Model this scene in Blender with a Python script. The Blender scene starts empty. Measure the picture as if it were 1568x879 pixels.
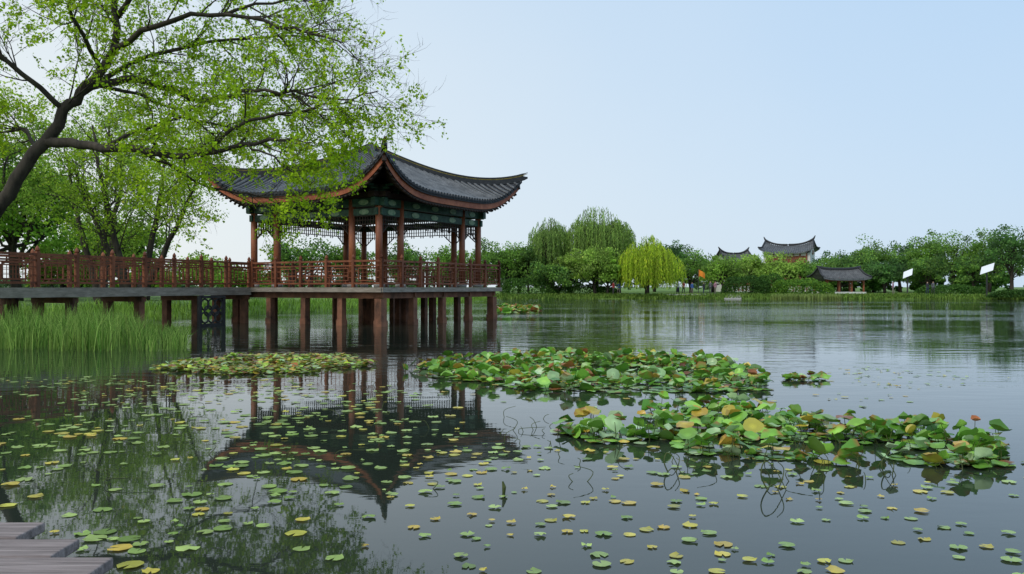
import bpy, math, random
import numpy as np
from mathutils import Vector, Matrix
random.seed(7); rng=np.random.default_rng(7)
scene=bpy.context.scene
EYE=1.45
# ------------------------------------------------------------------ materials
def new_mat(name):
    m=bpy.data.materials.new(name); m.use_nodes=True
    nt=m.node_tree; b=nt.nodes['Principled BSDF']; return m,nt,b
def noisy(name,c1,c2,scale=3.0,rough=0.7,bump=0.0,stretch=(1,1,1),spec=0.3,detail=6):
    m,nt,b=new_mat(name)
    tc=nt.nodes.new('ShaderNodeTexCoord'); mp=nt.nodes.new('ShaderNodeMapping')
    mp.inputs['Scale'].default_value=stretch
    nt.links.new(tc.outputs['Object'],mp.inputs['Vector'])
    n=nt.nodes.new('ShaderNodeTexNoise'); n.inputs['Scale'].default_value=scale; n.inputs['Detail'].default_value=detail
    n.inputs['Roughness'].default_value=0.65
    nt.links.new(mp.outputs['Vector'],n.inputs['Vector'])
    r=nt.nodes.new('ShaderNodeValToRGB')
    r.color_ramp.elements[0].position=0.3; r.color_ramp.elements[1].position=0.7
    r.color_ramp.elements[0].color=(*c1,1); r.color_ramp.elements[1].color=(*c2,1)
    nt.links.new(n.outputs['Fac'],r.inputs['Fac']); nt.links.new(r.outputs['Color'],b.inputs['Base Color'])
    b.inputs['Roughness'].default_value=rough; b.inputs['Specular IOR Level'].default_value=spec
    if bump>0:
        bp=nt.nodes.new('ShaderNodeBump'); bp.inputs['Strength'].default_value=bump; bp.inputs['Distance'].default_value=0.02
        nt.links.new(n.outputs['Fac'],bp.inputs['Height']); nt.links.new(bp.outputs['Normal'],b.inputs['Normal'])
    return m
def leaf_mat(name,trans=0.35,rough=0.55,spec=0.3):
    m,nt,b=new_mat(name)
    a=nt.nodes.new('ShaderNodeAttribute'); a.attribute_name='Col'
    nt.links.new(a.outputs['Color'],b.inputs['Base Color'])
    b.inputs['Roughness'].default_value=rough; b.inputs['Specular IOR Level'].default_value=spec
    t=nt.nodes.new('ShaderNodeBsdfTranslucent'); nt.links.new(a.outputs['Color'],t.inputs['Color'])
    mx=nt.nodes.new('ShaderNodeMixShader'); mx.inputs[0].default_value=trans
    nt.links.new(b.outputs[0],mx.inputs[1]); nt.links.new(t.outputs[0],mx.inputs[2])
    nt.links.new(mx.outputs[0],nt.nodes['Material Output'].inputs['Surface'])
    return m
M_LEAF=leaf_mat('leaf',.45,.6,.15); M_PAD=leaf_mat('pad',0.15,0.35,0.5)
M_BARK=noisy('bark',(0.022,0.018,0.015),(0.08,0.065,0.05),6,0.9,0.6,(1,1,0.3))
M_REDWOOD=noisy('red_wood',(0.11,0.034,0.017),(0.31,0.105,0.048),3,0.55,0.1,(1,1,0.3))
M_COL=noisy('lacquered_column',(0.15,0.042,0.02),(0.42,0.145,0.065),2.2,0.42,0.1,(1,1,0.25),.4)
M_DARKWOOD=noisy('dark_wood',(0.022,0.014,0.011),(0.06,0.032,0.02),4,0.6,0.1)
M_TILE=noisy('roof_tile',(0.05,0.055,0.06),(0.19,0.195,0.20),2.6,0.5,0.3,detail=9)
M_TILEB=noisy('roof_tile_bed',(0.02,0.022,0.026),(0.05,0.052,0.058),6,0.8,0.2)
M_RIDGE=noisy('ridge_tile',(0.02,0.022,0.025),(0.05,0.05,0.052),7,0.6,0.3)
M_GOLD=noisy('ridge_gold_trim',(0.07,0.065,0.015),(0.38,0.28,0.05),12,0.5)
M_FASCIA=noisy('vermilion_fascia',(0.22,0.05,0.022),(0.46,0.15,0.065),3,0.5)
M_GREENP=noisy('painted_green_beam',(0.012,0.035,0.024),(0.06,0.14,0.085),5,0.5)
M_MEDAL=noisy('painted_medallion',(0.10,0.26,0.14),(0.42,0.48,0.3),9,0.5)
M_EDGE=noisy('deck_edge',(0.17,0.145,0.115),(0.38,0.33,0.27),2.5,0.75,0.2,(1,1,4))
M_DECK=noisy('deck_boards',(0.10,0.075,0.055),(0.2,0.16,0.12),5,0.7,0.2)
M_POST=noisy('submerged_post',(0.045,0.028,0.02),(0.34,0.15,0.085),1.6,0.75,0.3,(1,1,.8))
M_WHITE=noisy('white_plaster',(0.55,0.54,0.5),(0.75,0.74,0.7),1,0.8)
M_STONE=noisy('pale_stone',(0.38,0.37,0.34),(0.58,0.56,0.52),1.5,0.8)
M_SIGN=noisy('sign_white',(0.78,0.8,0.82),(0.86,0.87,0.88),1,0.4)
M_METAL=noisy('dark_metal',(0.03,0.03,0.03),(0.06,0.06,0.06),3,0.5)
M_ORANGE=noisy('orange_cloth',(0.75,0.22,0.02),(0.85,0.32,0.04),2,0.8)
# ------------------------------------------------------------------ mesh helpers
def link(o,parent=None):
    scene.collection.objects.link(o)
    if parent: o.parent=parent
    return o
def empty(name,loc=(0,0,0)):
    e=bpy.data.objects.new(name,None); e.empty_display_size=0.5; link(e); return e
class MB:
    def __init__(s): s.v=[]; s.f=[]; s.m=[]
    def add(s,vs,fs,mi=0):
        o=len(s.v); s.v+= [tuple(x) for x in vs]; s.f+=[tuple(i+o for i in f) for f in fs]; s.m+=[mi]*len(fs)
    def beam(s,a,b,w,h,mi=0,side=None):
        a=Vector(a); b=Vector(b); d=(b-a).normalized()
        if side is None:
            side=d.cross(Vector((0,0,1)))
            if side.length<1e-3: side=Vector((1,0,0))
        side=Vector(side).normalized(); up=side.cross(d).normalized()
        vs=[]
        for p in (a,b):
            for sx,sz in ((-1,-1),(1,-1),(1,1),(-1,1)): vs.append(p+side*(sx*w/2)+up*(sz*h/2))
        s.add(vs,[(3,2,1,0),(4,5,6,7),(0,1,5,4),(1,2,6,5),(2,3,7,6),(3,0,4,7)],mi)
    def tube(s,pts,rad,n=6,mi=0,caps=True):
        pts=[Vector(p) for p in pts]; vs=[]; fs=[]; ref=None
        for i,p in enumerate(pts):
            d=(pts[min(i+1,len(pts)-1)]-pts[max(i-1,0)])
            if d.length<1e-9: d=Vector((0,0,1))
            d.normalize()
            if ref is None: ref=Vector((1,0,0)) if abs(d.x)<0.8 else Vector((0,1,0))
            sx=d.cross(ref); 
            if sx.length<1e-4: sx=d.orthogonal()
            sx.normalize(); sy=d.cross(sx); r=rad[i] if hasattr(rad,'__len__') else rad
            for k in range(n):
                a=2*math.pi*k/n; vs.append(p+sx*(r*math.cos(a))+sy*(r*math.sin(a)))
        for i in range(len(pts)-1):
            for k in range(n):
                a=i*n+k; b=i*n+(k+1)%n; fs.append((a,b,b+n,a+n))
        if caps: fs.append(tuple(range(n))[::-1]); fs.append(tuple(range((len(pts)-1)*n,len(pts)*n)))
        s.add(vs,fs,mi)
    def obj(s,name,mats,parent=None,smooth=False):
        me=bpy.data.meshes.new(name); me.from_pydata(s.v,[],s.f)
        for m in mats: me.materials.append(m)
        me.polygons.foreach_set('material_index',s.m)
        if smooth: me.polygons.foreach_set('use_smooth',[True]*len(s.f))
        me.update(); o=bpy.data.objects.new(name,me); return link(o,parent)
def np_mesh(name,V,F,mat,cols=None,parent=None,smooth=False):
    me=bpy.data.meshes.new(name); n=len(V); m,k=F.shape
    me.vertices.add(n); me.vertices.foreach_set('co',np.ascontiguousarray(V,dtype=np.float32).ravel())
    me.loops.add(m*k); me.loops.foreach_set('vertex_index',F.astype(np.int32).ravel())
    me.polygons.add(m); me.polygons.foreach_set('loop_start',np.arange(0,m*k,k,dtype=np.int32))
    me.polygons.foreach_set('loop_total',np.full(m,k,dtype=np.int32))
    if smooth: me.polygons.foreach_set('use_smooth',np.ones(m,dtype=bool))
    me.materials.append(mat); me.update(calc_edges=True); me.validate()
    if cols is not None:
        at=me.color_attributes.new('Col','FLOAT_COLOR','POINT')
        c=np.ones((n,4),dtype=np.float32); c[:,:3]=cols; at.data.foreach_set('color',c.ravel())
    o=bpy.data.objects.new(name,me); return link(o,parent)
def unit(a): return a/np.maximum(np.linalg.norm(a,axis=1,keepdims=True),1e-9)
def leaves(name,C,size,cols,parent=None,aspect=0.5,axis=None,mat=None):
    N=len(C); size=np.broadcast_to(size,(N,)).reshape(N,1)
    a=unit(rng.normal(size=(N,3))) if axis is None else unit(axis)
    b=unit(np.cross(a,rng.normal(size=(N,3))))
    V=np.empty((N,4,3)); V[:,0]=C-a*size*.5; V[:,2]=C+a*size*.5
    V[:,1]=C+b*size*aspect*.5; V[:,3]=C-b*size*aspect*.5
    F=np.arange(N*4).reshape(N,4)
    return np_mesh(name,V.reshape(-1,3),F,mat or M_LEAF,np.repeat(np.clip(cols,.003,.85),4,axis=0),parent)
def colvar(N,c1,c2,jit=0.18):
    t=rng.random((N,1)); c=np.array(c1)*(1-t)+np.array(c2)*t
    return np.clip(c*(1+rng.normal(size=(N,1))*jit),0.003,1)
# ------------------------------------------------------------------ terrain
SH_Y=[-60,-8,5,12,18,22,28,36,44,55,70,85,97]; SH_X=[-9,-9,-10,-11,-12.4,-14.2,-15.3,-15.8,-12.8,-9.4,-6,-3.6,-2]
def xl(y): return np.interp(y,SH_Y,SH_X)
def yfar(x): return np.interp(x,[-20,-4,10,30,45,55,70,120],[93,97,98.5,97,97,93,84,60])
def lakeval(x,y):
    w=0.5*np.sin(x*0.35+1)+0.3*np.sin(x*0.9)+0.35*np.sin(y*0.5)
    return np.minimum(np.minimum(x-xl(y)+w*0.6,yfar(x)-y+w*0.5),np.minimum(y+7,130-x))
def ground_z(x,y):
    L=-lakeval(x,y); base=np.clip(L*0.32,-1.3,0.42)
    return base+np.where(L>1.3,0.3*(1-np.exp(-np.maximum(L-1.3,0)/14)),0)+np.where(L>2,0.05*np.sin(x*0.21)*np.cos(y*0.17),0)
def gz(x,y): return float(ground_z(np.array([x],float),np.array([y],float))[0])
gx=np.concatenate([[-3000,-1500,-700,-350,-200,-120],np.arange(-80,-30,4),np.arange(-30,80,1.0),np.arange(80,150,5),[160,250,400,800,1500,3000]])
gy=np.concatenate([[-3000,-1200,-400,-150,-60,-30],np.arange(-20,130,1.0),np.arange(130,200,6),[220,300,500,900,1600,3500]])
X,Y=np.meshgrid(gx,gy); Z=ground_z(X,Y)
V=np.stack([X,Y,Z],-1).reshape(-1,3); nx=len(gx); ny=len(gy)
I=(np.arange(ny-1)[:,None]*nx+np.arange(nx-1)[None,:]).ravel()
F=np.stack([I,I+1,I+1+nx,I+nx],1)
M_GRASS=noisy('grass_ground',(0.05,0.115,0.018),(0.18,0.28,0.05),0.35,0.95,0.5,detail=14)
np_mesh('ground',V,F,M_GRASS,smooth=True)
# water
mw,nt,b=new_mat('lake_water')
b.inputs['Base Color'].default_value=(0.024,0.032,0.023,1); b.inputs['Roughness'].default_value=0.02
b.inputs['IOR'].default_value=1.47; b.inputs['Specular IOR Level'].default_value=0.55
tc=nt.nodes.new('ShaderNodeTexCoord')
def wn(scale,st,det):
    mp=nt.nodes.new('ShaderNodeMapping'); mp.inputs['Scale'].default_value=st
    nt.links.new(tc.outputs['Object'],mp.inputs['Vector'])
    n=nt.nodes.new('ShaderNodeTexNoise'); n.inputs['Scale'].default_value=scale; n.inputs['Detail'].default_value=det
    nt.links.new(mp.outputs['Vector'],n.inputs['Vector']); return n
n1=wn(1.6,(0.55,1.6,1),4); n2=wn(0.09,(0.5,1.3,1),3)
sep=nt.nodes.new('ShaderNodeSeparateXYZ'); nt.links.new(tc.outputs['Object'],sep.inputs[0])
mr=nt.nodes.new('ShaderNodeMapRange'); mr.inputs['From Min'].default_value=9; mr.inputs['From Max'].default_value=42
mr.inputs['To Min'].default_value=0.045; mr.inputs['To Max'].default_value=0.85
nt.links.new(sep.outputs['Y'],mr.inputs['Value'])
ra=nt.nodes.new('ShaderNodeValToRGB'); ra.color_ramp.elements[0].position=0.42; ra.color_ramp.elements[1].position=0.60
ra.color_ramp.elements[0].color=(0.22,)*3+(1,)
nt.links.new(n2.outputs['Fac'],ra.inputs['Fac'])
mu=nt.nodes.new('ShaderNodeMath'); mu.operation='MULTIPLY'; nt.links.new(mr.outputs[0],mu.inputs[0]); nt.links.new(ra.outputs['Color'],mu.inputs[1])
bp=nt.nodes.new('ShaderNodeBump'); bp.inputs['Distance'].default_value=0.07
nt.links.new(n1.outputs['Fac'],bp.inputs['Height']); nt.links.new(mu.outputs[0],bp.inputs['Strength'])
nt.links.new(bp.outputs['Normal'],b.inputs['Normal'])
me=bpy.data.meshes.new('lake_water'); me.from_pydata([(-45,-9,0),(135,-9,0),(135,105,0),(-45,105,0)],[],[(0,1,2,3)])
me.materials.append(mw); link(bpy.data.objects.new('lake_water',me))
# ------------------------------------------------------------------ pavilion
U=Vector((0.5,0.866,0)); W=Vector((-0.866,0.5,0)); N0=Vector((-4.97,30,0)); SU,SW=6.9,6.6
DZ=EYE-0.01
def L2(u,w,z=0): return N0+U*u+W*w+Vector((0,0,z))
pav=empty('lakeside_pavilion')
cx,cy=SU/2,SW/2
mb=MB(); beams=MB(); lat=MB()
us=[0,1.3,SU-1.3,SU]; ws=[0,1.3,SW-1.3,SW]
cols=sorted(set([(u,0) for u in us]+[(u,SW) for u in us]+[(0,w) for w in ws]+[(SU,w) for w in ws]))
for (u,w) in cols:
    mb.tube([L2(u,w,DZ),L2(u,w,DZ+3.35)],0.135,16,0)
    mb.tube([L2(u,w,DZ),L2(u,w,DZ+0.1),L2(u,w,DZ+0.18)],[0.2,0.21,0.14],16,1)
mb.obj('columns',[M_COL,M_STONE],pav,True)
sides=[((0,0),(1,0),us),((0,SW),(1,0),us),((0,0),(0,1),ws),((SU,0),(0,1),ws)]
for (o,d,tt) in sides:
    P=lambda t,z,o=o,d=d: L2(o[0]+d[0]*t,o[1]+d[1]*t,DZ+z)
    T=tt[-1]
    beams.beam(P(-.35,3.2),P(T+.35,3.2),.2,.3,0)
    beams.beam(P(-.2,2.84),P(T+.2,2.84),.14,.26,0)
    beams.beam(P(-.45,3.47),P(T+.45,3.47),.3,.2,1)
    dv=(P(1,0)-P(0,0)).normalized(); nrm=dv.cross(Vector((0,0,1)))
    for a,b_ in zip(tt[:-1],tt[1:]):
        for zc_ in (2.84,3.2):
          for q in ((a+b_)/2,)+(((a*.8+b_*.2),(a*.2+b_*.8)) if b_-a>2 else ()):
            for sgn in (1,-1):
                c=P(q,zc_)+nrm*(sgn*(.078 if zc_<3 else .108)); n=14
                vs=[c+dv*(.24*math.cos(2*math.pi*k/n))+Vector((0,0,.105*math.sin(2*math.pi*k/n))) for k in range(n)]
                beams.add(vs+[v+nrm*sgn*.012 for v in vs],[tuple(range(n,2*n))]+[(k,(k+1)%n,(k+1)%n+n,k+n) for k in range(n)],2)
        z0,z1=2.28,2.7; a1,b1=a+.13,b_-.13
        lat.beam(P(a1,z1),P(b1,z1),.05,.04); lat.beam(P(a1,z0+.1),P(b1,z0+.1),.04,.035); lat.beam(P(a1,(z0+z1)/2+.05),P(b1,(z0+z1)/2+.05),.03,.025)
        k=int((b1-a1)/.13)
        for i in range(k+1):
            t=a1+(b1-a1)*i/k; low=z0 if (i%4 in(0,1)) else z0+.1
            if min(i,k-i)<3: low=z0-.28+.09*min(i,k-i)
            lat.beam(P(t,low),P(t,z1),.03,.028,side=dv)
        for sgn,e in ((1,a1),(-1,b1)):
            lat.beam(P(e,z0-.28),P(e+sgn*.45,z0+.1),.03,.04)
    k=int(T/.86)
    for i in range(k+1):
        t=T*i/k
        for z,l in ((3.6,.25),(3.7,.45),(3.8,.7)):
            beams.beam(P(t,z)-nrm*l,P(t,z)+nrm*l,.1,.075,0); beams.beam(P(t-l*.5,z),P(t+l*.5,z),.1,.07,1)
beams.obj('painted_beams',[M_GREENP,M_DARKWOOD,M_MEDAL],pav); lat.obj('hanging_lattice',[M_DARKWOOD],pav)
# roof
ZE=5.08; RH=2.3; LIFT=1.24; OV=1.22
HU,HW=SU/2+OV,SW/2+OV
def roofpt(a,b_,swap,sg,dz=0.0):
    t=b_; s=0 if t<1e-6 else min(1,abs(a)/t)
    k=1+0.05*(s**5)*(t**3)
    z=ZE+RH*max(0.0,1-t)**1.15+LIFT*(s**4.2)*(t**3.0)+dz
    if swap: u,w=cx+a*HU*k,cy+sg*b_*HW*k
    else: u,w=cx+sg*b_*HU*k,cy+a*HW*k
    return L2(u,w,z)
roof=MB(); bed=MB()
for swap in (0,1):
    H=HU if swap else HW
    for sg in (1,-1):
        nt_,ns=22,48
        for dz,mi in ((0,0),(-.13,1)):
            vs=[];fs=[]
            for i in range(nt_+1):
                t=0.01+.99*i/nt_
                for j in range(ns+1):
                    s=-1+2*j/ns; s=math.copysign(1-(1-abs(s))**1.3,s)
                    vs.append(roofpt(s*t,t,swap,sg,dz))
            for i in range(nt_):
                for j in range(ns):
                    q=i*(ns+1)+j; fs.append((q,q+1,q+ns+2,q+ns+1))
            bed.add(vs,fs,mi)
        pts=[(-1+2*j/60) for j in range(61)]
        for (z0,z1,out,mi) in ((-.02,-.13,1.0,2),(-.13,-.38,0.985,3),(-.38,-.45,.975,1)):
            vs=[];fs=[]
            for j,s in enumerate(pts):
                vs.append(roofpt(s*out,out,swap,sg,z0)); vs.append(roofpt(s*out,out,swap,sg,z1))
            for j in range(60): fs.append((2*j,2*j+1,2*j+3,2*j+2))
            bed.add(vs,fs,mi)
        vs=[];fs=[]
        for j,s in enumerate(pts):
            for o_,z in ((1.0,-.13),(.985,-.133),(.975,-.45),(.72,-.34)):
                vs.append(roofpt(s*o_,o_,swap,sg,z))
        for j in range(60):
            q=4*j; fs.append((q,q+1,q+5,q+4)); fs.append((q+2,q+3,q+7,q+6))
        bed.add(vs,fs,1)
        nrow=int(2*H/.2)
        for r in range(nrow+1):
            a=-1+2*r/nrow; a*=.985
            t0=max(abs(a)+.01,.03); 
            if t0>.99: continue
            n=max(3,int(16*(1-t0))+2); c=[roofpt(a,t0+(1.008-t0)*i/n if i<n else 1.008,swap,sg,0) for i in range(n+1)]
            lat_d=(roofpt(a+.02,1.2,swap,sg)-roofpt(a-.02,1.2,swap,sg)); lat_d.z=0; lat_d.normalize()
            vs=[];fs=[]
            for i,p in enumerate(c):
                for an in (-.1,.25,.5,.75,1.1):
                    A=math.pi*an; vs.append(p+lat_d*(.058*math.cos(A))+Vector((0,0,.02+.062*math.sin(A))))
            for i in range(n):
                for k2 in range(4): q=5*i+k2; fs.append((q,q+1,q+6,q+5))
            fs.append(tuple(range(5*n,5*n+5)))
            roof.add(vs,fs,0)
            p=c[-1]; on=lat_d.cross(Vector((0,0,1))); on=on if on.dot(p-L2(cx,cy,p.z))>0 else -on
            vs=[p+on*.02+lat_d*(.068*math.cos(q*math.pi/4))+Vector((0,0,.01+.068*math.sin(q*math.pi/4))) for q in range(8)]
            roof.add(vs,[tuple(range(8))],1)
            p2=p+lat_d*.1
            roof.add([p2+on*.015+lat_d*.06,p2+on*.015-lat_d*.06,p2+on*.02-Vector((0,0,.11))],[(0,1,2)],1)
            if abs(a)<.97:
                bed.beam(roofpt(a,.985,swap,sg,-.49),roofpt(a,max(.70,abs(a)+.01),swap,sg,-.40),.07,.07,4)
roof.obj('roof_tiles',[M_TILE,M_RIDGE],pav,False)
bed.obj('roof_deck',[M_TILEB,M_DARKWOOD,M_RIDGE,M_FASCIA,M_DARKWOOD],pav,True)
rd=MB()
for sa,sb in ((1,1),(1,-1),(-1,1),(-1,-1)):
    pts=[roofpt(sa*i/30,i/30,1,sb,0) for i in range(31)]
    dd=(pts[-1]-pts[-4]).normalized()
    for i in range(1,5):
        dd=(dd+Vector((0,0,.08))).normalized(); pts.append(pts[-1]+dd*.07)
    n=len(pts); hd=(pts[10]-pts[0]); hd.z=0; hd.normalize(); sd=hd.cross(Vector((0,0,1)))
    def rib(z0,z1,w,mi,n=n,pts=pts,sd=sd):
        vs=[];fs=[]
        for i,p in enumerate(pts):
            k=1 if i<n-5 else max(.35,1-(i-(n-5))*.16)
            for sx,z in ((-1,z0),(1,z0),(1,z0+(z1-z0)*k),(-1,z0+(z1-z0)*k)): vs.append(p+sd*(sx*w/2*k)+Vector((0,0,z)))
        for i in range(n-1):
            for k in range(4): a=4*i+k; b2=4*i+(k+1)%4; fs.append((a,b2,b2+4,a+4))
        fs+= [(3,2,1,0),(4*n-4,4*n-3,4*n-2,4*n-1)]; rd.add(vs,fs,mi)
    rib(-.05,.17,.2,0); rib(.172,.215,.15,1); rib(.217,.28,.17,0)
    rd.beam(roofpt(sa*.72,.72,1,sb,-.42),roofpt(sa*.985,.985,1,sb,-.30),.16,.2,2)
ap=L2(cx,cy,ZE+RH)
rd.tube([ap+Vector((0,0,z)) for z in (-.1,.1,.2,.26)],[.3,.26,.16,.05],12,0)
rd.obj('hip_ridges',[M_RIDGE,M_GOLD,M_DARKWOOD],pav)
mb=MB(); mb.beam(L2(.1,cy,DZ+3.62),L2(SU-.1,cy,DZ+3.62),SW-.2,.05,0); mb.obj('ceiling',[M_DARKWOOD],pav)
# platform
MG=.75; pf=MB()
nb=int((SU+2*MG)/.15)
for i in range(nb):
    u=-MG+(i+.5)*(SU+2*MG)/nb
    pf.beam(L2(u,-MG,DZ-.03),L2(u,SW+MG,DZ-.03),.14,.05,0)
cn=[(-MG,-MG),(SU+MG,-MG),(SU+MG,SW+MG),(-MG,SW+MG)]
for i in range(4):
    a=cn[i]; b2=cn[(i+1)%4]
    pf.beam(L2(a[0],a[1],DZ-.095),L2(b2[0],b2[1],DZ-.095),.1,.17,1)
    k=.3; s=lambda c:(min(max(c[0],-MG+k),SU+MG-k),min(max(c[1],-MG+k),SW+MG-k))
    a2,b3=s(a),s(b2)
    pf.beam(L2(*a2,DZ-.30),L2(*b3,DZ-.30),.16,.23,2)
for i in range(5):
    t=-.45+(SU+.9)*i/4; pf.beam(L2(t,-.6,DZ-.28),L2(t,SW+.6,DZ-.28),.14,.2,2)
    for j in range(5):
        w=-.45+(SW+.9)*j/4
        r=.16 if (i in(0,4) and j in(0,4)) else .12
        pf.beam(L2(t,w,-1.4),L2(t,w,DZ-.42),2*r,2*r,3,side=U)
        if i in (0,) or j in (0,): pf.beam(L2(t,w,.0-.3),L2(t,w,.22),2*r+.05,2*r+.05,3,side=U)
pf.obj('platform',[M_DECK,M_EDGE,M_POST,M_POST],pav)
def railing(mb,A,B,z,nmax=1.25):
    A=Vector((A[0],A[1],z)); B=Vector((B[0],B[1],z)); T=(B-A).length; n=max(1,round(T/nmax)); d=(B-A)/T
    P=lambda t,h: A+d*t+Vector((0,0,h))
    for i in range(n+1):
        t=T*i/n
        mb.beam(P(t,0),P(t,1.06),.11,.11,0,side=d)
        mb.tube([P(t,1.06),P(t,1.10),P(t,1.15),P(t,1.23)],[.045,.07,.06,.01],8,0)
    mb.beam(P(0,.97),P(T,.97),.09,.07,0); mb.beam(P(0,.80),P(T,.80),.06,.05,0); mb.beam(P(0,.14),P(T,.14),.07,.06,0)
    for i in range(n):
        a=T*i/n+.055; b_=T*(i+1)/n-.055; w=b_-a
        for q in (.33,.67): mb.beam(P(a+w*q,.825),P(a+w*q,.935),.035,.03,0,side=d)
        xa,xb,za,zb=a+w*.16,b_-w*.16,.25,.70
        th=.036
        for z_ in (za,zb): mb.beam(P(xa,z_),P(xb,z_),th,th,0)
        for x_ in (xa,xb): mb.beam(P(x_,za-th/2),P(x_,zb+th/2),th,th,0,side=d)
        for x_ in (xa+w*.1,xb-w*.1):
            mb.beam(P(x_,.17),P(x_,za-.019),.026,.026,0,side=d); mb.beam(P(x_,zb+.019),P(x_,.775),.026,.026,0,side=d)
        for z_ in (.36,.6):
            mb.beam(P(a,z_),P(xa-.019,z_),.026,.026,0); mb.beam(P(xb+.019,z_),P(b_,z_),.026,.026,0)
        for k in range(1,4):
            x_=xa+(xb-xa)*k/4; mb.beam(P(x_,za+.019),P(x_,zb-.019),.016,.016,0,side=d)
        for k in range(1,3):
            z_=za+(zb-za)*k/3; mb.beam(P(xa,z_),P(xb,z_),.013,.014,0)
rl=MB(); e=.07
c=[L2(-MG+e,-MG+e),L2(SU+MG-e,-MG+e),L2(SU+MG-e,SW+MG-e),L2(-MG+e,SW+MG-e)]
jn=L2(-MG+e,5.95)
railing(rl,c[0],c[1],DZ); railing(rl,c[1],c[2],DZ); railing(rl,c[2],c[3],DZ); railing(rl,c[0],jn,DZ)
rl.obj('balustrade',[M_REDWOOD],pav)
bn=MB()
for (a,b2) in ((L2(.35,1.5,DZ+.45),L2(.35,SW-1.5,DZ+.45)),(L2(1.5,.35,DZ+.45),L2(SU-1.5,.35,DZ+.45)),(L2(SU-.35,1.5,DZ+.45),L2(SU-.35,SW-1.5,DZ+.45))):
    bn.beam(a,b2,.4,.05); 
    for q in (.05,.35,.65,.95):
        p=a.lerp(b2,q); bn.beam(p-Vector((0,0,.45)),p-Vector((0,0,.03)),.07,.3)
bn.obj('bench_seats',[M_REDWOOD],pav)
# ------------------------------------------------------------------ boardwalk bridge
bw=empty('boardwalk_bridge')
A=L2(-MG,6.0); Bp=Vector((-14.35,22.3,0))
dirv=(Bp-A).normalized(); off=Vector((dirv.y,-dirv.x,0)); off=-off if off.x>0 else off; off*=2.0
path=[A,Bp]; farend=Bp+Vector((-9.5,-3.0,0)); path.append(farend)
wk=MB()
for i in range(2):
    a,b2=path[i],path[i+1]; d=(b2-a).normalized(); o=off
    if i==1: o=Vector((-d.y,d.x,0)); o=o if o.y>0 else -o; o*=2.0
    T=(b2-a).length; n=int(T/.16)
    for k in range(n):
        p=a+d*(k+.5)*T/n+Vector((0,0,DZ-.035-.004*i)); wk.beam(p,p+o,.15,.05,0)
    z=Vector((0,0,DZ-.155))
    wk.beam(a+z,b2+z,.1,.29,1); wk.beam(a+o+z,b2+o+z,.1,.29,1)
    n=max(2,round(T/2.6))
    for k in range(n+1):
        p=a+d*T*k/n
        wk.beam(p+o*.05+Vector((0,0,DZ-.4)),p+o*.95+Vector((0,0,DZ-.4)),.2,.18,2)
        for q in (.15,.85):
            pp=p+o*q; wk.beam(pp+Vector((0,0,-1.4)),pp+Vector((0,0,DZ-.49)),.24,.24,2,side=d)
wk.obj('walkway_deck',[M_DECK,M_EDGE,M_POST],bw)
wr=MB(); od=off.normalized()
railing(wr,A+od*.06,Bp+od*.06,DZ,1.3); railing(wr,A+off-od*.06,Bp+off-od*.06,DZ,1.3)
railing(wr,Bp+Vector((-.1,0.0,0)),farend,DZ,1.5)
wr.obj('walkway_railing',[M_REDWOOD],bw)
ps=MB(); c0=A.lerp(Bp,.22)+Vector((.15,-.1,0)); dd=dirv
for s in (-.6,.6): ps.beam(c0+dd*s*1.05+Vector((0,0,-.3)),c0+dd*s*1.05+Vector((0,0,DZ-.32)),.14,.1,0,side=dd)
ps.beam(c0-dd*.6+Vector((0,0,1.08)),c0+dd*.6+Vector((0,0,1.08)),.1,.1); ps.beam(c0-dd*.6+Vector((0,0,.04)),c0+dd*.6+Vector((0,0,.04)),.1,.1)
def ring(cen,R,r):
    pts=[cen+dd*(R*math.cos(a*math.pi/9))+Vector((0,0,R*math.sin(a*math.pi/9))) for a in range(19)]; ps.tube(pts,r,6,0,False)
for a,z in ((-.36,.32),(0,.32),(.36,.32),(-.36,.80),(0,.80),(.36,.80),(-.18,.56),(.18,.56)): ring(c0+dd*a+Vector((0,0,z)),.2,.035)
ps.obj('pierced_screen',[M_METAL],bw)
# ------------------------------------------------------------------ foreground jetty
jt=empty('wooden_jetty'); jm=MB()
y=4.08
M_PLANK=noisy('weathered_plank',(0.12,0.095,0.088),(0.38,0.31,0.29),7,0.75,0.6,(0.25,5,4),detail=10)
while y>-9:
    wd=.27; yc=y-wd/2
    xe=min(-2.62+(4.16-yc)*1.12+random.uniform(-.03,.03),1.6); zz=.225+random.uniform(-.006,.006)
    jm.beam((-9.5,yc,zz),(xe,yc+.05,zz),wd-.024,.05,0); y-=wd
o=jm.obj('planks',[M_PLANK],jt); bv=o.modifiers.new('b','BEVEL'); bv.width=.008; bv.segments=2
jm=MB(); jm.beam((-9.3,3.7,.12),(-2.2,3.7,.12),.12,.14,0); jm.beam((-2.5,3.9,.1),(1.3,.5,.1),.08,.16,0)
for p in ((-2.45,3.65),(-1.3,2.6),(0.3,1.2),(1.2,-1),(-5,3.6)): jm.tube([(p[0],p[1],-1.3),(p[0],p[1],.19)],.08,10)
jm.obj('joists_and_piles',[M_DARKWOOD],jt)
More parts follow.
